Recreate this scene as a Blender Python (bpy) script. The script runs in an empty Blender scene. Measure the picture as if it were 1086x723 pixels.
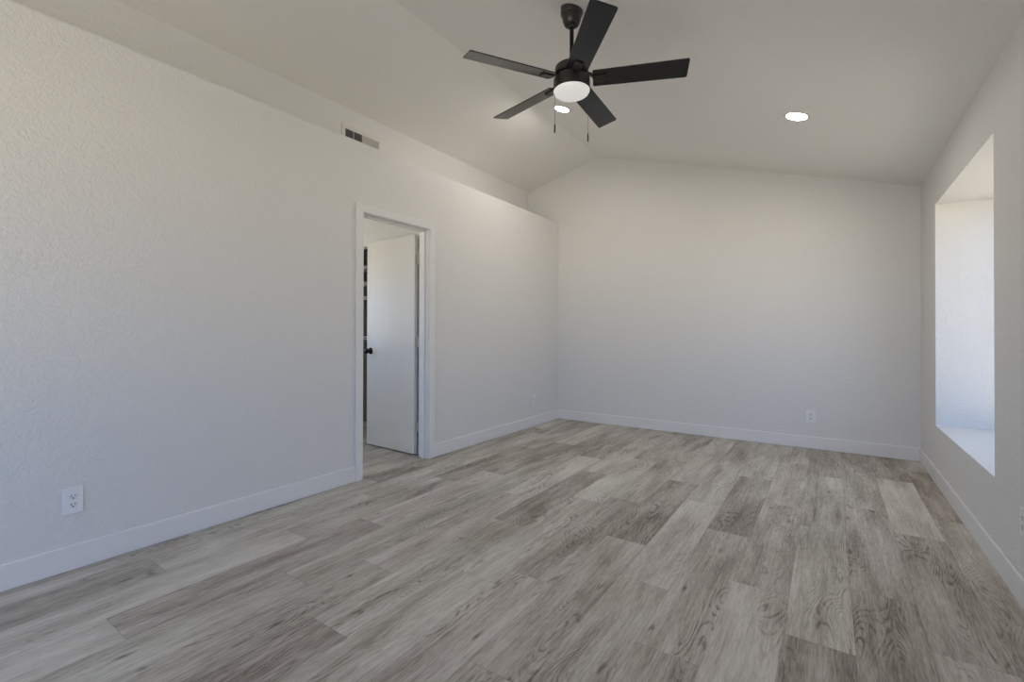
import bpy, bmesh, math, random
from mathutils import Vector, Matrix

C = bpy.context.scene.collection
PI = math.pi

# ------------------------------------------------------------------ camera
CAM_H = 1.14
YAW, PITCH, ROLL = 0.5989, 0.006, -0.0023
F_PX, CX, CY, W_PX, H_PX = 494.7207, 543.0, 350.1787, 1086.0, 723.0
cam_data = bpy.data.cameras.new('camera')
cam = bpy.data.objects.new('camera', cam_data)
C.objects.link(cam)
cam_data.sensor_fit = 'HORIZONTAL'
cam_data.sensor_width = 36.0
cam_data.lens = F_PX / W_PX * 36.0
cam_data.shift_x = (W_PX / 2 - CX) / W_PX
cam_data.shift_y = -(H_PX / 2 - CY) / W_PX
cam_data.clip_start = 0.02
cam.matrix_world = (Matrix.Translation((0, 0, CAM_H)) @ Matrix.Rotation(YAW, 4, 'Z')
                    @ Matrix.Rotation(PI / 2 + PITCH, 4, 'X') @ Matrix.Rotation(-ROLL, 4, 'Z'))
bpy.context.scene.camera = cam

vs = bpy.context.scene.view_settings
vs.view_transform = 'Standard'
vs.look = 'None'
vs.gamma = 1.0
vs.use_curve_mapping = False
vs.exposure = 0.06

# ------------------------------------------------------------------ world: blue sky above, warm desert ground below
SKY_STRENGTH = 4.8
world = bpy.data.worlds.new('world')
bpy.context.scene.world = world
world.use_nodes = True
wn = world.node_tree
wn.nodes.clear()
w_out = wn.nodes.new('ShaderNodeOutputWorld')
w_bg = wn.nodes.new('ShaderNodeBackground')
w_tc = wn.nodes.new('ShaderNodeTexCoord')
w_sep = wn.nodes.new('ShaderNodeSeparateXYZ')
w_map = wn.nodes.new('ShaderNodeMapRange')
w_ramp = wn.nodes.new('ShaderNodeValToRGB')
w_map.inputs['From Min'].default_value = -1
w_map.inputs['From Max'].default_value = 1
cr = w_ramp.color_ramp
cr.elements[0].position = 0.0
cr.elements[0].color = (1.24, 1.06, 0.87, 1)
cr.elements[1].position = 0.485
cr.elements[1].color = (1.66, 1.45, 1.22, 1)
for pos, col in ((0.515, (0.58, 0.81, 1.26, 1)), (0.65, (0.38, 0.68, 1.46, 1)), (0.80, (0.45, 0.62, 1.0, 1)), (1.0, (0.52, 0.58, 0.70, 1))):
    e = cr.elements.new(pos)
    e.color = col
wn.links.new(w_tc.outputs['Generated'], w_sep.inputs[0])
wn.links.new(w_sep.outputs['Z'], w_map.inputs['Value'])
wn.links.new(w_map.outputs[0], w_ramp.inputs[0])
wn.links.new(w_ramp.outputs[0], w_bg.inputs['Color'])
w_bg.inputs['Strength'].default_value = SKY_STRENGTH
wn.links.new(w_bg.outputs[0], w_out.inputs[0])

# ------------------------------------------------------------------ room measures (metres, camera stands above the origin)
XL, XR, YB = -3.0102, 0.6703, 5.5112      # left wall face, right wall face, far wall face
XU = -3.489                               # set-back upper left wall
ZL = 2.6164                               # plant ledge
XRG, ZRG = -2.4235, 3.3832                # ridge
ZR, ZU = 2.4651, 3.1067                   # ceiling height at right wall, at upper left wall
YF = -2.3                                 # wall behind the camera
WT = 0.12
SR = (ZRG - ZR) / (XR - XRG)
SLF = (ZRG - ZU) / (XRG - XU)
WY0, WY1, WZ0, WZ1 = 3.2557, 4.8181, 0.434, 2.1402     # window niche in the right wall
NX = 1.20                                 # niche outer end
NY0, NY1 = -1.7, -0.7                     # second niche, beside the camera
RX0, RX1, RZ0, RZ1 = -2.4, -0.1, 0.70, 2.20   # window behind the camera
DY0, DY1, DZ = 2.340, 3.072, 2.078        # doorway
BBH, BBT = 0.1212, 0.014
SX0, SY0, SY1, SZ = -5.25, 1.2, 4.7, 2.44    # side room


def portal(name, loc, rot, sx, sy):
    l = bpy.data.lights.new(name, 'AREA')
    l.shape = 'RECTANGLE'
    l.size, l.size_y = sx, sy
    l.cycles.is_portal = True
    o = bpy.data.objects.new(name, l)
    C.objects.link(o)
    o.location = loc
    o.rotation_euler = rot
    return o


portal('sky_portal', (NX + 0.05, (WY0 + WY1) / 2, (WZ0 + WZ1) / 2), (0, PI / 2, 0), WZ1 - WZ0, WY1 - WY0)
portal('sky_portal', (NX + 0.05, (NY0 + NY1) / 2, (WZ0 + WZ1) / 2), (0, PI / 2, 0), WZ1 - WZ0, NY1 - NY0)
portal('sky_portal', ((RX0 + RX1) / 2, YF - WT - 0.05, (RZ0 + RZ1) / 2), (PI / 2, 0, 0), RX1 - RX0, RZ1 - RZ0)
portal('sky_portal', (SX0 - WT - 0.05, 2.15, 1.425), (0, -PI / 2, 0), 1.05, 1.1)


# ------------------------------------------------------------------ helpers
def tag(o, label=None, cat=None, group=None, kind=None):
    if label: o['label'] = label
    if cat: o['category'] = cat
    if group: o['group'] = group
    if kind: o['kind'] = kind
    return o


def empty(name, loc=(0, 0, 0), rot=(0, 0, 0)):
    o = bpy.data.objects.new(name, None)
    C.objects.link(o)
    o.location = loc
    o.rotation_euler = rot
    o.empty_display_size = 0.05
    return o


def obj(name, bm, m, parent=None, smooth=None, bevel=0, segs=2):
    bmesh.ops.recalc_face_normals(bm, faces=bm.faces[:])
    me = bpy.data.meshes.new(name)
    bm.to_mesh(me)
    bm.free()
    me.materials.append(m)
    o = bpy.data.objects.new(name, me)
    C.objects.link(o)
    if parent: o.parent = parent
    if smooth:
        for p in me.polygons: p.use_smooth = True
        try:
            me.set_sharp_from_angle(angle=math.radians(smooth))
        except Exception:
            pass
    if bevel:
        b = o.modifiers.new('bevel', 'BEVEL')
        b.width = bevel
        b.segments = segs
        b.limit_method = 'ANGLE'
        b.angle_limit = math.radians(40)
    return o


def box(bm, x0, x1, y0, y1, z0, z1, M=None):
    v = [bm.verts.new((x, y, z)) for z in (z0, z1) for y in (y0, y1) for x in (x0, x1)]
    fs = [(0, 2, 3, 1), (4, 5, 7, 6), (0, 1, 5, 4), (2, 6, 7, 3), (0, 4, 6, 2), (1, 3, 7, 5)]
    for f in fs: bm.faces.new([v[i] for i in f])
    if M is not None:
        for a in v: a.co = M @ a.co
    return v


def prism(bm, pts, axis, a0, a1, M=None):
    """polygon pts (2D) extruded along an axis; axis 'y': pts are (x,z); 'x': (y,z); 'z': (x,y)"""
    def P(p, a):
        return {'y': (p[0], a, p[1]), 'x': (a, p[0], p[1]), 'z': (p[0], p[1], a)}[axis]
    A = [bm.verts.new(P(p, a0)) for p in pts]
    B = [bm.verts.new(P(p, a1)) for p in pts]
    bm.faces.new(A)
    bm.faces.new(B[::-1])
    n = len(pts)
    for i in range(n):
        bm.faces.new([A[i], B[i], B[(i + 1) % n], A[(i + 1) % n]])
    if M is not None:
        for v in A + B: v.co = M @ v.co


def lathe(bm, prof, segs=48, M=None, cx=0, cy=0):
    """prof: list of (r, z)"""
    rings = []
    for r, z in prof:
        if r < 1e-6:
            rings.append([bm.verts.new((cx, cy, z))])
        else:
            rings.append([bm.verts.new((cx + r * math.cos(2 * PI * i / segs), cy + r * math.sin(2 * PI * i / segs), z)) for i in range(segs)])
    for a, b in zip(rings, rings[1:]):
        for i in range(segs):
            j = (i + 1) % segs
            if len(a) == 1 and len(b) == 1: continue
            if len(a) == 1: bm.faces.new([a[0], b[i], b[j]])
            elif len(b) == 1: bm.faces.new([a[i], b[0], a[j]])
            else: bm.faces.new([a[i], b[i], b[j], a[j]])
    if M is not None:
        for R in rings:
            for v in R: v.co = M @ v.co


# ------------------------------------------------------------------ materials
def mat(name):
    m = bpy.data.materials.new(name)
    m.use_nodes = True
    return m, m.node_tree.nodes, m.node_tree.links, m.node_tree.nodes['Principled BSDF']


def simple(name, col, rough=0.5, metal=0.0, noise=0.0, nscale=60, bump=0.0, coat=0.0, spec=None):
    m, n, l, b = mat(name)
    b.inputs['Base Color'].default_value = (*col, 1)
    b.inputs['Roughness'].default_value = rough
    b.inputs['Metallic'].default_value = metal
    b.inputs['Coat Weight'].default_value = coat
    if spec is not None: b.inputs['Specular IOR Level'].default_value = spec
    tc = n.new('ShaderNodeTexCoord')
    nz = n.new('ShaderNodeTexNoise')
    nz.inputs['Scale'].default_value = nscale
    nz.inputs['Detail'].default_value = 3
    l.new(tc.outputs['Object'], nz.inputs['Vector'])
    if noise:
        mx = n.new('ShaderNodeMix')
        mx.data_type = 'RGBA'
        mx.inputs['A'].default_value = (*[c * (1 - noise) for c in col], 1)
        mx.inputs['B'].default_value = (*[min(1, c * (1 + noise)) for c in col], 1)
        l.new(nz.outputs['Fac'], mx.inputs['Factor'])
        l.new(mx.outputs['Result'], b.inputs['Base Color'])
    if bump:
        bp = n.new('ShaderNodeBump')
        bp.inputs['Strength'].default_value = bump
        bp.inputs['Distance'].default_value = 0.002
        l.new(nz.outputs['Fac'], bp.inputs['Height'])
        l.new(bp.outputs[0], b.inputs['Normal'])
    return m


def wall_paint(name, col, rough, bump, dist=0.003):
    """orange-peel textured plaster"""
    m, n, l, b = mat(name)
    b.inputs['Base Color'].default_value = (*col, 1)
    b.inputs['Roughness'].default_value = rough
    tc = n.new('ShaderNodeTexCoord')
    a = n.new('ShaderNodeTexNoise')
    a.inputs['Scale'].default_value = 55
    a.inputs['Detail'].default_value = 4
    a.inputs['Roughness'].default_value = 0.55
    a.inputs['Distortion'].default_value = 0.6
    l.new(tc.outputs['Object'], a.inputs['Vector'])
    r = n.new('ShaderNodeMapRange')
    r.interpolation_type = 'SMOOTHSTEP'
    r.inputs['From Min'].default_value = 0.40
    r.inputs['From Max'].default_value = 0.60
    l.new(a.outputs['Fac'], r.inputs['Value'])
    bp = n.new('ShaderNodeBump')
    bp.inputs['Strength'].default_value = bump
    bp.inputs['Distance'].default_value = dist
    l.new(r.outputs[0], bp.inputs['Height'])
    l.new(bp.outputs[0], b.inputs['Normal'])
    return m


M_WALL = wall_paint('wall_paint', (0.783, 0.775, 0.752), 0.40, 0.5)
M_CEIL = wall_paint('ceiling_paint', (0.89, 0.878, 0.835), 0.75, 0.30)
M_NICHE = wall_paint('niche_paint', (0.80, 0.79, 0.78), 0.6, 0.15)
M_TRIM = simple('trim_paint', (0.815, 0.81, 0.795), 0.32, noise=0.01, nscale=20)
M_DOOR = simple('door_paint', (0.80, 0.79, 0.75), 0.38, noise=0.015, nscale=6, bump=0.02)
M_HINGE = simple('painted_hinge', (0.66, 0.63, 0.58), 0.4, noise=0.03)
M_BLACK = simple('dark_bronze', (0.040, 0.037, 0.035), 0.33, 0.35, noise=0.1)
M_KNOB = simple('black_knob', (0.01, 0.01, 0.01), 0.22, 0.5, noise=0.1)
M_PLATE = simple('outlet_plastic', (0.86, 0.86, 0.86), 0.3, noise=0.01)
M_RECEPT = simple('receptacle_plastic', (0.80, 0.80, 0.80), 0.35, noise=0.01)
M_SLOT = simple('slot_dark', (0.02, 0.02, 0.02), 0.6, noise=0.1)
M_VENT = simple('vent_enamel', (0.74, 0.72, 0.68), 0.4, noise=0.01)
M_VENT_LIT = simple('vent_lit_paint', (0.86, 0.84, 0.80), 0.5, noise=0.03)  # pale tone painted in for the lit half of the register
M_VENT_SHADE = simple('duct_shade', (0.14, 0.13, 0.12), 0.8, noise=0.1)  # dark tone stands in for the shade inside the register
M_VINYL = simple('window_vinyl', (0.80, 0.80, 0.79), 0.35, noise=0.01)
M_CHAIN = simple('chain_metal', (0.10, 0.095, 0.085), 0.35, 0.9, noise=0.1)
M_CLOSET_DIM = simple('closet_dim', (0.20, 0.21, 0.17), 0.7, noise=0.1)  # dark colour carries the dimness of the closet interior
M_RING = simple('light_trim', (0.78, 0.78, 0.77), 0.4, noise=0.01)


def emission(name, col, strength, rim=None):
    m, n, l, b = mat(name)
    b.inputs['Base Color'].default_value = (0.8, 0.8, 0.78, 1)
    b.inputs['Roughness'].default_value = 0.35
    b.inputs['Emission Color'].default_value = (*col, 1)
    b.inputs['Emission Strength'].default_value = strength
    return m


M_LED = emission('led_diffuser', (1.0, 0.93, 0.86), 210.0)
M_GLOBE = emission('frosted_globe', (1.0, 0.98, 0.94), 0.36)
M_FILL = emission('side_room_fill', (1.0, 0.98, 0.87), 13.0)  # glow of the unseen lamp added to the side room


def glass_mat(name, tint):
    m, n, l, b = mat(name)
    out = n['Material Output']
    tr = n.new('ShaderNodeBsdfTransparent')
    gl = n.new('ShaderNodeBsdfGlossy')
    gl.inputs['Roughness'].default_value = 0.02
    lw = n.new('ShaderNodeLayerWeight')
    lw.inputs['Blend'].default_value = 0.5
    pw = n.new('ShaderNodeMath')
    pw.operation = 'POWER'
    pw.inputs[1].default_value = 5.0
    fr = n.new('ShaderNodeMath')
    fr.operation = 'MULTIPLY_ADD'
    fr.inputs[1].default_value = 0.9
    fr.inputs[2].default_value = 0.04
    l.new(lw.outputs['Facing'], pw.inputs[0])
    l.new(pw.outputs[0], fr.inputs[0])
    mx = n.new('ShaderNodeMixShader')
    tr.inputs['Color'].default_value = (*tint, 1)
    l.new(fr.outputs[0], mx.inputs[0])
    l.new(tr.outputs[0], mx.inputs[1])
    l.new(gl.outputs[0], mx.inputs[2])
    l.new(mx.outputs[0], out.inputs['Surface'])
    return m


M_GLASS = glass_mat('window_glass', (0.93, 0.95, 0.945))
M_DIM_GLASS = glass_mat('dimming_window_glass', (0.59, 0.605, 0.60))  # tint added to dim the daylight entering the niche


def blade_mat():
    m, n, l, b = mat('blade_espresso')
    b.inputs['Roughness'].default_value = 0.26
    b.inputs['Coat Weight'].default_value = 0.15
    b.inputs['Coat Roughness'].default_value = 0.16
    tc = n.new('ShaderNodeTexCoord')
    mp = n.new('ShaderNodeMapping')
    mp.inputs['Scale'].default_value = (5, 70, 5)
    nz = n.new('ShaderNodeTexNoise')
    nz.inputs['Scale'].default_value = 2
    nz.inputs['Detail'].default_value = 6
    r = n.new('ShaderNodeValToRGB')
    r.color_ramp.elements[0].position = 0.35
    r.color_ramp.elements[0].color = (0.005, 0.0045, 0.0045, 1)
    r.color_ramp.elements[1].position = 0.7
    r.color_ramp.elements[1].color = (0.015, 0.013, 0.012, 1)
    l.new(tc.outputs['Object'], mp.inputs[0])
    l.new(mp.outputs[0], nz.inputs['Vector'])
    l.new(nz.outputs['Fac'], r.inputs[0])
    l.new(r.outputs[0], b.inputs['Base Color'])
    return m


M_BLADE = blade_mat()

PW, PL = 0.2235, 1.22          # floor plank


def floor_mat():
    m, n, l, b = mat('vinyl_plank')

    def math_(op, a, b_=None, clamp=False):
        x = n.new('ShaderNodeMath')
        x.operation = op
        x.use_clamp = clamp
        for i, q in enumerate((a, b_)):
            if q is None: continue
            if isinstance(q, (int, float)): x.inputs[i].default_value = q
            else: l.new(q, x.inputs[i])
        return x.outputs[0]

    def comb(x, y, z):
        c = n.new('ShaderNodeCombineXYZ')
        for i, q in enumerate((x, y, z)):
            if isinstance(q, (int, float)): c.inputs[i].default_value = q
            else: l.new(q, c.inputs[i])
        return c.outputs[0]

    def noise(vec, detail=2, rough=0.5, dist=0.0):
        z = n.new('ShaderNodeTexNoise')
        z.inputs['Scale'].default_value = 1
        z.inputs['Detail'].default_value = detail
        z.inputs['Roughness'].default_value = rough
        z.inputs['Distortion'].default_value = dist
        l.new(vec, z.inputs['Vector'])
        return z.outputs['Fac']

    def smooth(v, a, b_, lo=0.0, hi=1.0):
        r = n.new('ShaderNodeMapRange')
        r.interpolation_type = 'SMOOTHSTEP'
        l.new(v, r.inputs['Value'])
        r.inputs['From Min'].default_value = a
        r.inputs['From Max'].default_value = b_
        r.inputs['To Min'].default_value = lo
        r.inputs['To Max'].default_value = hi
        return r.outputs[0]

    uv = n.new('ShaderNodeUVMap')
    uv.uv_map = 'plank'
    sp = n.new('ShaderNodeSeparateXYZ')
    l.new(uv.outputs[0], sp.inputs[0])
    u, v = sp.outputs[0], sp.outputs[1]           # metres across, metres along
    at = n.new('ShaderNodeAttribute')
    at.attribute_name = 'tone'
    tone = at.outputs['Fac']
    at2 = n.new('ShaderNodeAttribute')
    at2.attribute_name = 'seed'
    seed = at2.outputs['Fac']
    at3 = n.new('ShaderNodeAttribute')
    at3.attribute_name = 'grain'
    grain = at3.outputs['Fac']
    sz = math_('MULTIPLY', seed, 61.7)
    # broad light / dark bands running along the plank
    broad = noise(comb(math_('MULTIPLY', u, 10), math_('MULTIPLY', v, 1.7), sz), 3, 0.5, 0.3)
    # growth rings: contour lines of a stretched field -> cathedrals and knots
    field = noise(comb(math_('MULTIPLY', u, 6.5), math_('MULTIPLY', v, 1.35), math_('ADD', sz, 9.3)), 1, 0.4, 0.35)
    wob = noise(comb(math_('MULTIPLY', u, 60), math_('MULTIPLY', v, 14), sz), 3, 0.6)
    ph = math_('ADD', math_('MULTIPLY', field, 170), math_('MULTIPLY', wob, 3.6))
    ring = math_('SINE', ph)
    ring = smooth(ring, 0.1, 1.0)
    mask = noise(comb(math_('MULTIPLY', u, 9), math_('MULTIPLY', v, 1.6), math_('ADD', sz, 21.0)), 2, 0.5)
    mask = smooth(mask, 0.44, 0.62)
    ring = math_('MULTIPLY', ring, math_('MULTIPLY', mask, grain))
    brk = smooth(noise(comb(math_('MULTIPLY', u, 45), math_('MULTIPLY', v, 12), math_('ADD', sz, 5.0)), 3, 0.6), 0.35, 0.6)
    ring = math_('MULTIPLY', ring, brk)
    # fine fibre
    fib = noise(comb(math_('MULTIPLY', u, 210), math_('MULTIPLY', v, 16), sz), 4, 0.65)
    fib2 = noise(comb(math_('MULTIPLY', u, 80), math_('MULTIPLY', v, 3.0), math_('ADD', sz, 3.0)), 4, 0.6, 0.2)
    # knots
    vo = n.new('ShaderNodeTexVoronoi')
    vo.inputs['Scale'].default_value = 1
    l.new(comb(math_('ADD', math_('MULTIPLY', u, 6.5), math_('MULTIPLY', wob, 0.16)),
               math_('ADD', math_('MULTIPLY', v, 2.0), math_('MULTIPLY', wob, 0.16)), sz), vo.inputs['Vector'])
    knot = smooth(vo.outputs['Distance'], 0.0, 0.10, 1.0, 0.0)
    # assemble a value: 1 = pale, 0 = dark
    val = math_('ADD', tone, math_('MULTIPLY', math_('SUBTRACT', broad, 0.5), 1.2))
    val = math_('ADD', val, math_('MULTIPLY', math_('SUBTRACT', fib2, 0.5), 0.75))
    val = math_('ADD', val, math_('MULTIPLY', math_('SUBTRACT', fib, 0.5), 1.15))
    val = math_('SUBTRACT', val, math_('MULTIPLY', ring, 0.46))
    val = math_('SUBTRACT', val, math_('MULTIPLY', knot, 0.6))
    # joints
    eu = math_('MINIMUM', u, math_('SUBTRACT', PW, u))
    ev = math_('MINIMUM', v, math_('SUBTRACT', PL, v))
    e = math_('MINIMUM', eu, ev)
    joint = smooth(e, 0.0004, 0.0022, 1.0, 0.0)
    val = math_('SUBTRACT', val, math_('MULTIPLY', joint, 0.22), clamp=True)
    ramp = n.new('ShaderNodeValToRGB')
    el = ramp.color_ramp.elements
    el[0].position = 0.0
    el[0].color = (0.18, 0.15, 0.122, 1)
    el[1].position = 1.0
    el[1].color = (0.666, 0.637, 0.576, 1)
    for p, c in ((0.28, (0.32, 0.282, 0.239, 1)), (0.55, (0.459, 0.423, 0.369, 1)), (0.78, (0.567, 0.537, 0.477, 1))):
        q = el.new(p)
        q.color = c
    l.new(val, ramp.inputs[0])
    # slight hue drift from plank to plank
    hue = n.new('ShaderNodeMix')
    hue.data_type = 'RGBA'
    hue.blend_type = 'MULTIPLY'
    hue.inputs['Factor'].default_value = 1
    hmix = n.new('ShaderNodeMix')
    hmix.data_type = 'RGBA'
    hmix.inputs['A'].default_value = (1.0, 0.975, 0.975, 1)
    hmix.inputs['B'].default_value = (0.985, 1.0, 0.975, 1)
    l.new(math_('FRACT', math_('MULTIPLY', seed, 7.31)), hmix.inputs['Factor'])
    l.new(ramp.outputs[0], hue.inputs['A'])
    l.new(hmix.outputs['Result'], hue.inputs['B'])
    l.new(hue.outputs['Result'], b.inputs['Base Color'])
    b.inputs['Roughness'].default_value = 0.55
    b.inputs['Specular IOR Level'].default_value = 0.35
    bp = n.new('ShaderNodeBump')
    bp.inputs['Strength'].default_value = 0.25
    bp.inputs['Distance'].default_value = 0.001
    l.new(val, bp.inputs['Height'])
    l.new(bp.outputs[0], b.inputs['Normal'])
    return m


M_FLOOR = floor_mat()


# ------------------------------------------------------------------ floor of planks
def build_floor():
    X_EDGE = 0.52                       # a known long joint; the planks run along the room
    x0, x1, y0, y1 = SX0 - WT, XR + WT, YF - WT, YB + WT
    # joint phases and tones read off for the columns in view (column k spans X_EDGE-(k)*PW .. X_EDGE-(k-1)*PW)
    phase = {0: 0.19, 1: 1.02, 2: 0.15, 3: 0.837, 4: 1.14, 5: 0.47, 6: 0.89, 7: 0.045, 8: 0.64, 9: 0.497,
             10: 1.10, 11: 0.30, 12: 0.01, 13: 0.63, 14: 0.28, 15: 0.917}
    tones = {  # (column, index of the plank) -> tone, grain
        (0, 3): (0.42, 0.9), (0, 2): (0.58, 0.8), (0, 1): (0.62, 0.6), (1, 3): (0.44, 1.0), (1, 2): (0.80, 0.5),
        (1, 1): (0.46, 1.0), (1, 0): (0.6, 0.8), (2, 3): (0.55, 0.6), (2, 2): (0.50, 1.2), (2, 1): (0.40, 1.2), (2, 0): (0.5, 1),
        (3, 3): (0.52, 0.6), (3, 2): (0.56, 0.5), (3, 1): (0.70, 1.0), (3, 0): (0.38, 1.2),
        (4, 3): (0.6, 0.6), (4, 2): (0.62, 0.6), (4, 1): (0.56, 0.7), (4, 0): (0.76, 0.8),
        (5, 3): (0.72, 0.5), (5, 2): (0.40, 0.9), (5, 1): (0.58, 1.0), (5, 0): (0.52, 0.9),
        (6, 3): (0.46, 0.8), (6, 2): (0.58, 0.6), (6, 1): (0.72, 0.5), (6, 0): (0.56, 0.8),
        (7, 3): (0.66, 0.6), (7, 2): (0.40, 1.0), (7, 1): (0.58, 0.7), (7, 0): (0.60, 0.8),
    }
    rng = random.Random(11)
    bm = bmesh.new()
    uvl = bm.loops.layers.uv.new('plank')
    data = []
    kmax = int((X_EDGE + PW - x0) / PW) + 1
    for k in range(0, kmax + 1):
        a, b = X_EDGE - k * PW, X_EDGE - (k - 1) * PW
        ca, cb = max(a, x0), min(b, x1)
        if cb - ca < 1e-4: continue
        ph = phase.get(k, rng.random() * PL)
        if k > 15: ph = rng.random() * PL
        for j in range(-4, 6):
            s, e = ph + j * PL, ph + (j + 1) * PL
            cs, ce = max(s, y0), min(e, y1)
            if ce - cs < 1e-4: continue
            t = tones.get((k, j))
            r1, r2, r3 = rng.random(), rng.random(), rng.random()
            if t is None: t = (0.36 + 0.42 * r1, 0.5 + 0.6 * r2)
            vs_ = [bm.verts.new(p) for p in ((ca, cs, 0), (cb, cs, 0), (cb, ce, 0), (ca, ce, 0))]
            f = bm.faces.new(vs_)
            flip = r3 > 0.5
            for lp in f.loops:
                uu, vv = lp.vert.co.x - a, lp.vert.co.y - s
                if flip: uu, vv = PW - uu, PL - vv
                lp[uvl].uv = (uu, vv)
            data.append((t[0], rng.random(), t[1]))
    # underside keeps the floor a slab
    n_top = len(data)
    z = -0.05
    vb = [bm.verts.new(p) for p in ((x0, y0, z), (x0, y1, z), (x1, y1, z), (x1, y0, z))]
    bm.faces.new(vb)
    me = bpy.data.meshes.new('floor')
    bm.to_mesh(me)
    bm.free()
    me.materials.append(M_FLOOR)
    for i, nm in enumerate(('tone', 'seed', 'grain')):
        at = me.attributes.new(nm, 'FLOAT', 'FACE')
        for q in range(len(me.polygons)):
            at.data[q].value = data[q][i] if q < n_top else 0.5
    o = bpy.data.objects.new('floor', me)
    C.objects.link(o)
    tag(o, kind='structure')
    return o


build_floor()


def struct(name, bm, m, parent=None, bevel=0, segs=2):
    o = obj(name, bm, m, parent, bevel=bevel, segs=segs)
    if parent is None: o['kind'] = 'structure'
    return o


# ------------------------------------------------------------------ walls
bm = bmesh.new()
box(bm, XU - WT, XR + WT, YB, YB + WT, 0, 3.62)
struct('wall_back', bm, M_WALL)

# left wall with the doorway, its top is the front of the plant ledge
bm = bmesh.new()
xa, xb = XL - WT, XL
yz = [(YF, 0), (DY0 - 0.012, 0), (DY0 - 0.012, DZ + 0.012), (DY1 + 0.012, DZ + 0.012), (DY1 + 0.012, 0), (YB, 0), (YB, ZL), (YF, ZL)]
prism(bm, yz, 'x', xa, xb)
struct('wall_left', bm, M_WALL, bevel=0.004)

bm = bmesh.new()
box(bm, XU, XL - WT, YF, YB, ZL - 0.10, ZL)
struct('wall_ledge', bm, M_WALL)

bm = bmesh.new()
box(bm, XU - WT, XU, YF, YB, ZL - 0.10, ZU + 0.16)
struct('wall_upper_left', bm, M_WALL)

# right wall with two window niches
bm = bmesh.new()
xa, xb = XR, XR + WT
ztop = ZR + 0.16
prev = YF
for a, b in ((NY0, NY1), (WY0, WY1)):
    box(bm, xa, xb, prev, a, 0, ztop)
    box(bm, xa, xb, a, b, 0, WZ0)
    box(bm, xa, xb, a, b, WZ1, ztop)
    prev = b
box(bm, xa, xb, prev, YB, 0, ztop)
bmesh.ops.remove_doubles(bm, verts=bm.verts[:], dist=1e-5)
struct('wall_right', bm, M_WALL)

for i, (a, b) in enumerate(((WY0, WY1), (NY0, NY1))):
    bm = bmesh.new()
    t = 0.09
    box(bm, xb, NX, a - t, a, WZ0 - t, WZ1 + t)
    box(bm, xb, NX, b, b + t, WZ0 - t, WZ1 + t)
    box(bm, xb, NX, a, b, WZ0 - t, WZ0)
    box(bm, xb, NX, a, b, WZ1, WZ1 + t)
    struct('wall_niche', bm, M_WALL)

# wall behind the camera with a window
bm = bmesh.new()
box(bm, XU - WT, RX0, YF - WT, YF, 0, 3.62)
box(bm, RX1, XR + WT, YF - WT, YF, 0, 3.62)
box(bm, RX0, RX1, YF - WT, YF, 0, RZ0)
box(bm, RX0, RX1, YF - WT, YF, RZ1, 3.62)
struct('wall_front', bm, M_WALL)

# vaulted ceiling: two slopes
T = 0.12
bm = bmesh.new()
prism(bm, [(XRG, ZRG), (XR, ZR), (XR, ZR + T), (XRG, ZRG + T)], 'y', YF, YB)
struct('ceiling', bm, M_CEIL)
bm = bmesh.new()
prism(bm, [(XU, ZU), (XRG, ZRG), (XRG, ZRG + T), (XU, ZU + T)], 'y', YF, YB)
struct('ceiling', bm, M_CEIL)

# ------------------------------------------------------------------ windows
def window_x(n, x, a, b, z0, z1, glass=M_GLASS):
    w = empty('window_%d' % n, (x, (a + b) / 2, z0))
    w['kind'] = 'structure'
    bm = bmesh.new()
    h, d, f = z1 - z0, 0.03, 0.05
    hw = (b - a) / 2
    box(bm, -d, d, -hw, -hw + f, 0, h)
    box(bm, -d, d, hw - f, hw, 0, h)
    box(bm, -d, d, -hw + f, hw - f, 0, f)
    box(bm, -d, d, -hw + f, hw - f, h - f, h)
    box(bm, -d * 0.8, d * 0.8, -0.025, 0.025, f, h - f)
    obj('window_frame', bm, M_VINYL, w, bevel=0.003)
    for s0, s1 in ((-hw + f, -0.025), (0.025, hw - f)):
        bm = bmesh.new()
        box(bm, -0.003, 0.003, s0, s1, f, h - f)
        obj('window_pane', bm, glass, w)
    return w


window_x(1, NX - 0.05, WY0, WY1, WZ0, WZ1, M_DIM_GLASS)
window_x(2, NX - 0.05, NY0, NY1, WZ0, WZ1)
w3 = window_x(3, 0, RX0, RX1, RZ0, RZ1)
w3.location = ((RX0 + RX1) / 2, YF - WT / 2, RZ0)
w3.rotation_euler = (0, 0, PI / 2)

# ------------------------------------------------------------------ side room beyond the doorway
bm = bmesh.new()
SWY0, SWY1, SWZ0, SWZ1 = 1.6, 2.7, 0.9, 1.95
EY = 3.140                                   # end wall, just behind the open door
CLX0, CLX1, CLZ, CLD = -5.05, -3.80, 2.035, 0.65    # closet opening in the end wall
box(bm, SX0 - WT, SX0, SY0, SWY0, 0, SZ)
box(bm, SX0 - WT, SX0, SWY0, SWY1, 0, SWZ0)
box(bm, SX0 - WT, SX0, SWY0, SWY1, SWZ1, SZ)
box(bm, SX0 - WT, SX0, SWY1, EY, 0, SZ)
struct('wall_side_room_far', bm, M_WALL)
bm = bmesh.new()
box(bm, SX0 - WT, XL - WT, SY0 - WT, SY0, 0, SZ)
struct('wall_side_room_near', bm, M_WALL)
bm = bmesh.new()
box(bm, SX0 - WT, CLX0, EY, EY + 0.1, 0, SZ)
box(bm, CLX1, XL - WT, EY, EY + 0.1, 0, SZ)
box(bm, CLX0, CLX1, EY, EY + 0.1, CLZ, SZ)
struct('wall_side_room_end', bm, M_WALL)
bm = bmesh.new()
box(bm, SX0 - WT, XL - WT, SY0 - WT, EY + 0.1, SZ, SZ + 0.07)
struct('ceiling_side_room', bm, M_CEIL)
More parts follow.
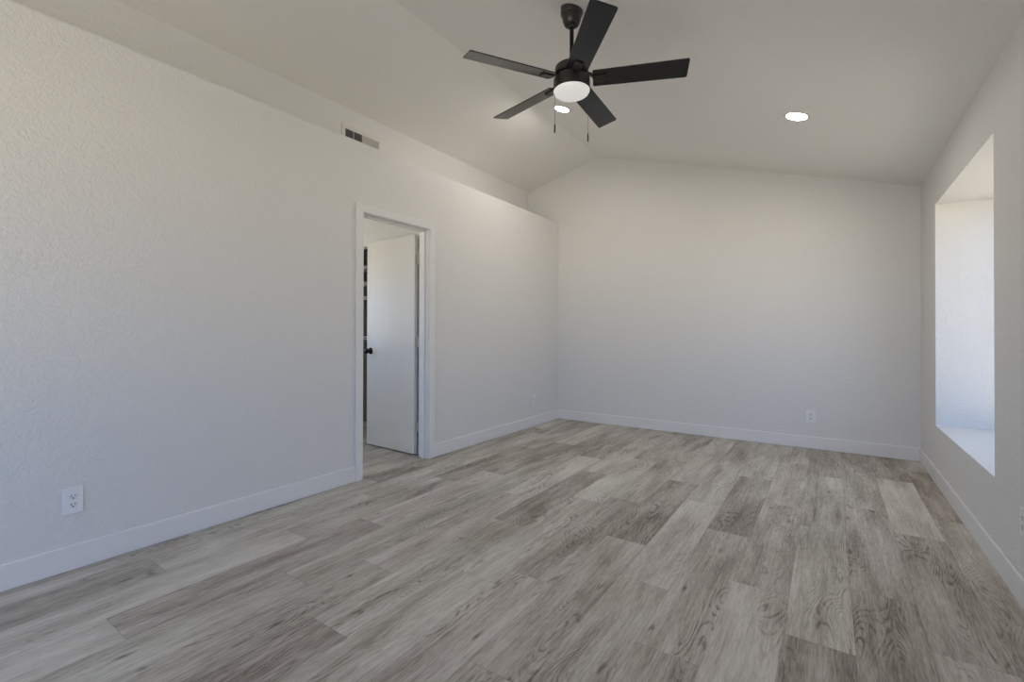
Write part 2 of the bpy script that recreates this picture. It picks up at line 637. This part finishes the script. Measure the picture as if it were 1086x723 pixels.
window_x(4, SX0 - WT / 2, SWY0, SWY1, SWZ0, SWZ1)  # unseen window, added to bring daylight into the side room
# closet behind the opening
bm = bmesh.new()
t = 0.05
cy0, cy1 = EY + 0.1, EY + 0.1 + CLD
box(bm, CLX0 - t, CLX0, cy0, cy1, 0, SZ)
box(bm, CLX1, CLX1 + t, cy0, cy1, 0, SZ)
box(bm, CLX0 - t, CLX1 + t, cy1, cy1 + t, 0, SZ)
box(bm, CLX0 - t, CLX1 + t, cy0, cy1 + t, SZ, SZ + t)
struct('wall_closet', bm, M_CLOSET_DIM)

# ------------------------------------------------------------------ baseboards
def baseboard(name, pts_fn):
    bm = bmesh.new()
    pts_fn(bm)
    return struct(name, bm, M_TRIM, bevel=0.006)


CW, CT = 0.063, 0.018       # casing width, thickness
baseboard('baseboard_left', lambda bm: box(bm, XL, XL + BBT, YF + BBT, DY0 - CW, 0, BBH))
baseboard('baseboard_left_far', lambda bm: box(bm, XL, XL + BBT, DY1 + CW, YB - BBT, 0, BBH))
baseboard('baseboard_back', lambda bm: box(bm, XL, XR, YB - BBT, YB, 0, BBH))
baseboard('baseboard_right', lambda bm: box(bm, XR - BBT, XR, YF + BBT, YB - BBT, 0, BBH))
baseboard('baseboard_front', lambda bm: box(bm, XL, XR, YF, YF + BBT, 0, BBH))

# ------------------------------------------------------------------ door casing, jamb and stops
def casing(name, x, sgn):
    bm = bmesh.new()
    x0, x1 = (x, x + CT) if sgn > 0 else (x - CT, x)
    box(bm, x0, x1, DY0 - CW, DY0, 0, DZ + CW)
    if sgn > 0: box(bm, x0, x1, DY1, DY1 + CW, 0, DZ + CW)
    box(bm, x0, x1, DY0, DY1, DZ, DZ + CW)
    return struct(name, bm, M_TRIM, bevel=0.003)


casing('trim_1', XL, 1)
casing('trim_2', XL - WT, -1)
bm = bmesh.new()
ja, jb, jt = XL - WT, XL, 0.012
box(bm, ja, jb, DY0 - jt, DY0 + 0.004, 0, DZ)
box(bm, ja, jb, DY1 - 0.004, DY1 + jt, 0, DZ)
box(bm, ja, jb, DY0 - jt, DY1 + jt, DZ - 0.004, DZ + jt)
sa, sb = XL - 0.075, XL - 0.042                # stop
box(bm, sa, sb, DY0 + 0.004, DY0 + 0.016, 0, DZ - 0.004)
box(bm, sa, sb, DY1 - 0.016, DY1 - 0.004, 0, DZ - 0.004)
box(bm, sa, sb, DY0 + 0.016, DY1 - 0.016, DZ - 0.016, DZ - 0.004)
struct('trim_3', bm, M_TRIM, bevel=0.0015)

# ------------------------------------------------------------------ door leaf, standing open into the side room
DT, DW, DH = 0.035, 0.705, 2.045
door = empty('door_1', (-3.170, 3.112, 0.012), (0, 0, math.radians(-1.8)))
# local frame: hinge edge at x = -0.028, leaf runs to -x, visible face at y = -0.038
door['kind'] = 'structure'
bm = bmesh.new()
box(bm, -0.028 - DW, -0.028, -0.038, -0.038 + DT, 0, DH)
obj('door_leaf', bm, M_DOOR, door, bevel=0.002)
for z in (0.212, 1.00, 1.768):
    bm = bmesh.new()
    box(bm, -0.028, -0.026, -0.036, -0.003, z, z + 0.089)
    box(bm, -0.026, 0.030, -0.006, -0.003, z, z + 0.089)
    lathe(bm, [(0, z - 0.004), (0.006, z - 0.004), (0.006, z + 0.093), (0, z + 0.093)], 12, cx=-0.012, cy=-0.010)
    obj('hinge', bm, M_HINGE, door, bevel=0.0006)
kx, kz = -0.028 - DW + 0.06, 0.945
for s in (-1, 1):
    Mk = Matrix.Translation((kx, -0.038 if s < 0 else -0.038 + DT, kz)) @ Matrix.Rotation(PI / 2 * (1 if s < 0 else -1), 4, 'X')
    bm = bmesh.new()
    lathe(bm, [(0, 0), (0.033, 0), (0.033, 0.004), (0.029, 0.009), (0.014, 0.012), (0.011, 0.016), (0.011, 0.028),
               (0.018, 0.032), (0.026, 0.040), (0.0285, 0.050), (0.026, 0.060), (0.017, 0.066), (0, 0.068)], 32, Mk)
    obj('door_knob', bm, M_KNOB, door, smooth=50)
bm = bmesh.new()
box(bm, -0.030 - DW, -0.028 - DW, -0.033, -0.009, kz - 0.028, kz + 0.028)
obj('latch_plate', bm, M_KNOB, door)

# wire shelves inside the closet glimpsed past the door edge
sh = empty('closet_shelf', ((CLX0 + CLX1) / 2, cy1, 0))
tag(sh, 'white wire closet shelving glimpsed in the dark gap left of the open door', 'shelf')
for z in (1.09, 1.56, 1.73, 1.92):
    bm = bmesh.new()
    hl = (CLX1 - CLX0) / 2 - 0.002
    for i in range(13):
        y = -0.36 + 0.36 * i / 12.5
        box(bm, -hl, hl, y - 0.002, y + 0.002, z, z + 0.004)
    box(bm, -hl, hl, -0.364, -0.358, z - 0.028, z - 0.020)
    for i in range(26):
        x = -hl + 0.02 + (2 * hl - 0.04) * i / 25
        box(bm, x - 0.0015, x + 0.0015, -0.362, -0.002, z - 0.004, z)
        box(bm, x - 0.0015, x + 0.0015, -0.364, -0.361, z - 0.024, z)
    obj('wire_shelf', bm, M_VENT, sh)

# ------------------------------------------------------------------ side room ceiling lamp (out of sight, added to light the door)
lamp = empty('fill_light', (-4.2, 1.9, SZ))
tag(lamp, 'unseen round ceiling light added to brighten the room beyond the doorway', 'ceiling light')
bm = bmesh.new()
lathe(bm, [(0, 0), (0.17, 0), (0.17, -0.025), (0.155, -0.03), (0, -0.03)], 40)
obj('fill_light_base', bm, M_RING, lamp, smooth=40)
bm = bmesh.new()
lathe(bm, [(0.15, -0.03), (0.145, -0.055), (0.11, -0.085), (0.05, -0.1), (0, -0.103)], 40)
obj('fill_light_shade', bm, M_FILL, lamp, smooth=60)

# ------------------------------------------------------------------ recessed lights
def recessed(x, y, label):
    z = ZR + SR * (XR - x)
    o = empty('recessed_light', (x, y, z), (0, math.atan(SR), 0))
    tag(o, label, 'ceiling light', 'recessed lights in the vaulted ceiling')
    bm = bmesh.new()
    lathe(bm, [(0.066, -0.004), (0.070, -0.0075), (0.084, -0.004), (0.088, 0.0), (0.066, 0.0), (0.066, -0.004)], 56)
    obj('trim_ring', bm, M_RING, o, smooth=50)
    bm = bmesh.new()
    lathe(bm, [(0.0665, -0.0035), (0.04, -0.005), (0, -0.0055)], 56)
    obj('diffuser', bm, M_LED, o, smooth=60)
    return o


recessed(-0.199, 3.958, 'round white recessed light alone on the right side of the sloped ceiling, lit')
recessed(-2.124, 3.956, 'round white recessed light seen just below the ceiling fan globe, lit')

# ------------------------------------------------------------------ air register on the upper left wall
vent = empty('air_vent', (XU, 2.70, 2.886))
tag(vent, 'white rectangular air register high on the left wall above the ledge', 'vent')
VH, VW = 0.072, 0.212
bm = bmesh.new()
fx = 0.008
box(bm, 0, fx, -VW, VW, 0.034, VH)
box(bm, 0, fx, -VW, VW, -VH, -0.034)
box(bm, 0, fx, -VW, -0.176, -0.034, 0.034)
box(bm, 0, fx, 0.186, VW, -0.034, 0.034)
box(bm, 0, fx, -0.001, 0.010, -0.034, 0.034)
obj('vent_frame', bm, M_VENT, vent, bevel=0.002)
bm = bmesh.new()
box(bm, 0.0002, 0.001, -0.176, -0.001, -0.034, 0.034)
obj('vent_shade_backing', bm, M_VENT_SHADE, vent)
bm = bmesh.new()
box(bm, 0.0002, 0.001, 0.010, 0.186, -0.034, 0.034)
obj('vent_lit_backing', bm, M_VENT_LIT, vent)
# upright louvres: the near bank turns its edges to the room, the far bank its faces
for y0, y1, ang, n in ((-0.176, -0.001, -52, 13), (0.010, 0.186, 48, 14)):
    bm = bmesh.new()
    for i in range(n):
        y = y0 + (y1 - y0) * (i + 0.5) / n
        Ml = Matrix.Translation((0.005, y, 0)) @ Matrix.Rotation(math.radians(ang), 4, 'Z')
        hl = 0.0034 if ang < 0 else 0.0050
        box(bm, -0.0004, 0.0004, -hl, hl, -0.034, 0.034, Ml)
    obj('louver_bank', bm, M_VENT_SHADE if ang < 0 else M_VENT_LIT, vent)  # shade and light painted into the colours of the two banks
bm = bmesh.new()
box(bm, 0.005, 0.009, -0.094, -0.090, -0.034, 0.034)
obj('damper_bar', bm, M_VENT, vent)

# ------------------------------------------------------------------ outlets
def outlet(loc, rotz, label, pw=0.076, ph=0.124):
    """faces local -y"""
    o = empty('wall_outlet', loc, (0, 0, rotz))
    tag(o, label, 'outlet', 'duplex outlets on the walls')
    bm = bmesh.new()
    hw, hh = pw / 2, ph / 2
    box(bm, -hw, hw, -0.0065, 0, -hh, hh)
    obj('cover_plate', bm, M_PLATE, o, bevel=0.0025, segs=3)
    for s in (-1, 1):
        zc = s * 0.0200
        bm = bmesh.new()
        pts = []
        for k in range(32):
            a = 2 * PI * k / 32
            x, z = 0.0172 * math.cos(a), 0.0172 * math.sin(a)
            pts.append((x, zc + max(-0.0142, min(0.0142, z))))
        A = [bm.verts.new((p[0], -0.0078, p[1])) for p in pts]
        B = [bm.verts.new((p[0], -0.0055, p[1])) for p in pts]
        bm.faces.new(A)
        for i in range(32):
            bm.faces.new([A[i], B[i], B[(i + 1) % 32], A[(i + 1) % 32]])
        r = obj('receptacle', bm, M_RECEPT, o)
        bm = bmesh.new()
        box(bm, -0.0085, -0.0060, -0.0082, -0.0076, zc - 0.001, zc + 0.0085)
        box(bm, 0.0060, 0.0085, -0.0082, -0.0076, zc + 0.0005, zc + 0.0080)
        prism(bm, [(0.0032 * math.cos(2 * PI * k / 16), zc - 0.0072 + 0.0032 * math.sin(2 * PI * k / 16)) for k in range(16)], 'y', -0.0082, -0.0076)
        obj('slots', bm, M_SLOT, r)
    bm = bmesh.new()
    lathe(bm, [(0, 0.0072), (0.0022, 0.0070), (0.003, 0.006), (0.003, 0.0055)], 16, Matrix.Rotation(PI / 2, 4, 'X'))
    obj('screw', bm, M_RECEPT, o, smooth=50)
    return o


outlet((XL, 0.667, 0.331), PI / 2, 'white duplex outlet low on the left wall near the left edge')
outlet((XL, 4.868, 0.322), PI / 2, 'small white outlet low on the left wall between door and far corner', 0.072, 0.118)
outlet((-0.163, YB, 0.318), 0, 'white duplex outlet low on the far wall', 0.078, 0.124)
outlet((XR, 2.824, 0.350), -PI / 2, 'white outlet on the right wall cut off by the frame edge', 0.076, 0.116)

# ------------------------------------------------------------------ ceiling fan
FX, FY, BZ = -1.2485, 2.4423, 2.6171
FZ = ZR + SR * (XR - FX)
fan = empty('ceiling_fan', (FX, FY, FZ))
tag(fan, 'black five-blade ceiling fan with lit white globe hanging from the sloped ceiling', 'ceiling fan')


def zf(z): return z - FZ


bm = bmesh.new()
cprof = [(0, zf(3.028)), (0.060, zf(3.028)), (0.0645, zf(3.022)), (0.0645, zf(3.006)), (0.0610, zf(3.000)), (0.0575, zf(2.998)),
         (0.0530, zf(2.972)), (0.0460, zf(2.950)), (0.0390, zf(2.941)), (0.027, zf(2.939)), (0.024, zf(2.943)), (0, zf(2.943))]
lathe(bm, cprof, 48)
# the canopy's top follows the slope of the ceiling
for v in bm.verts:
    if v.co.z > zf(3.015): v.co.z = -SR * v.co.x - 0.0005
obj('canopy', bm, M_BLACK, fan, smooth=35)
bm = bmesh.new()
lathe(bm, [(0.013, zf(2.944)), (0.021, zf(2.942)), (0.0225, zf(2.934)), (0.019, zf(2.925)), (0.013, zf(2.923))], 32)
obj('hanger_ball', bm, M_BLACK, fan, smooth=60)
bm = bmesh.new()
lathe(bm, [(0, zf(2.945)), (0.0125, zf(2.945)), (0.0125, zf(2.73)), (0, zf(2.73))], 24)
obj('downrod', bm, M_KNOB, fan, smooth=40)
bm = bmesh.new()
lathe(bm, [(0.013, zf(2.745)), (0.021, zf(2.742)), (0.024, zf(2.715)), (0.034, zf(2.704)), (0.088, zf(2.700)), (0.096, zf(2.694)),
           (0.098, zf(2.686)), (0.098, zf(2.656)), (0.092, zf(2.650)), (0.05, zf(2.650)), (0, zf(2.650))], 64)
obj('motor_housing', bm, M_BLACK, fan, smooth=35)
bm = bmesh.new()
lathe(bm, [(0, zf(2.6505)), (0.045, zf(2.6505)), (0.045, zf(2.637)), (0, zf(2.637))], 40)
obj('flywheel', bm, M_BLACK, fan, smooth=35)
bm = bmesh.new()
lathe(bm, [(0, zf(2.638)), (0.090, zf(2.638)), (0.100, zf(2.634)), (0.1055, zf(2.624)), (0.1065, zf(2.562)), (0.1055, zf(2.558)),
           (0.1015, zf(2.558)), (0.1015, zf(2.562)), (0, zf(2.560))], 64)
obj('light_housing', bm, M_BLACK, fan, smooth=35)
bm = bmesh.new()
gp = [(0.1010, zf(2.561)), (0.1045, zf(2.557)), (0.1045, zf(2.553))]
for k in range(1, 13):
    a = k / 12 * PI / 2
    gp.append((0.1040 * math.cos(a) if k < 12 else 0, zf(2.553) - 0.034 * math.sin(a)))
lathe(bm, gp, 64)
obj('globe', bm, M_GLOBE, fan, smooth=60)

R0, R1, HW, PHASE, TILT = 0.122, 0.647, 0.0672, 0.3847, -0.2408
for k in range(5):
    a = PHASE + k * 2 * PI / 5
    bm = bmesh.new()
    rc, rc0 = 0.012, 0.008
    w0 = HW * 0.90                         # the root is a little narrower than the tip
    pts = []
    for cx_, cy_, a0, r in ((R1 - rc, HW - rc, 0, rc), (R0 + rc0, w0 - rc0, 90, rc0), (R0 + rc0, -w0 + rc0, 180, rc0), (R1 - rc, -HW + rc, 270, rc)):
        for q in range(6):
            t = math.radians(a0 + 90 * q / 5)
            pts.append((cx_ + r * math.cos(t), cy_ + r * math.sin(t)))
    Mt = Matrix.Translation((0, 0, zf(BZ))) @ Matrix.Rotation(TILT, 4, 'X')
    prism(bm, pts, 'z', -0.003, 0.003, Mt)
    bl = obj('blade', bm, M_BLADE, fan, bevel=0.001, segs=1)
    bl.rotation_euler = (0, 0, a)
    bm = bmesh.new()
    prism(bm, [(0.125, -0.026), (0.196, -0.0235), (0.196, 0.0235), (0.125, 0.026)], 'z', -0.0095, -0.0035, Mt)
    box(bm, 0.190, 0.197, -0.0245, 0.0245, -0.0125, -0.0035, Mt)
    # arm from the flywheel to the plate
    V = [Vector((0.038, sy * 0.020, zf(2.640) + dz)) for sy in (-1, 1) for dz in (0, 0.006)]
    E = [Mt @ Vector((0.140, sy * 0.024, -0.0095 + dz)) for sy in (-1, 1) for dz in (0, 0.006)]
    Md = [Vector((0.110, sy * 0.021, zf(2.640) + dz)) for sy in (-1, 1) for dz in (0, 0.006)]
    rings = [[bm.verts.new(r_[i]) for i in (0, 1, 3, 2)] for r_ in (V, Md, E)]
    for A, B in zip(rings, rings[1:]):
        for i in range(4): bm.faces.new([A[i], B[i], B[(i + 1) % 4], A[(i + 1) % 4]])
    bm.faces.new(rings[0]); bm.faces.new(rings[-1][::-1])
    for sx, sy in ((0.145, 0.013), (0.145, -0.013), (0.178, 0.0)):
        lathe(bm, [(0, -0.0115), (0.003, -0.011), (0.0042, -0.0095)], 12, Mt, cx=sx, cy=sy)
    obj('blade_bracket', bm, M_BLACK, bl, bevel=0.0008, segs=1)

for px, py, zt, zb in ((-1.336 - FX, 2.398 - FY, 2.370, 2.316), (-1.164 - FX, 2.486 - FY, 2.305, 2.255)):
    bm = bmesh.new()
    r = math.hypot(px, py)
    k = 0.092 / r
    lathe(bm, [(0, zf(2.575)), (0.0009, zf(2.575)), (0.0009, zf(zt)), (0, zf(zt))], 8, cx=px, cy=py)
    z = zf(2.56)
    while z > zf(zt):
        lathe(bm, [(0, z + 0.0013), (0.0013, z), (0, z - 0.0013)], 6, cx=px, cy=py)
        z -= 0.0042
    lathe(bm, [(0, zf(2.577)), (0.004, zf(2.577)), (0.004, zf(2.567)), (0, zf(2.567))], 12, cx=px, cy=py)
    ch = obj('pull_chain', bm, M_CHAIN, fan)
    bm = bmesh.new()
    lathe(bm, [(0, zf(zt) + 0.003), (0.0025, zf(zt)), (0.0042, zf(zt) - 0.012), (0.0045, zf(zb) + 0.006), (0.003, zf(zb)), (0, zf(zb))], 16, cx=px, cy=py)
    obj('chain_fob', bm, M_BLACK, ch, smooth=50)
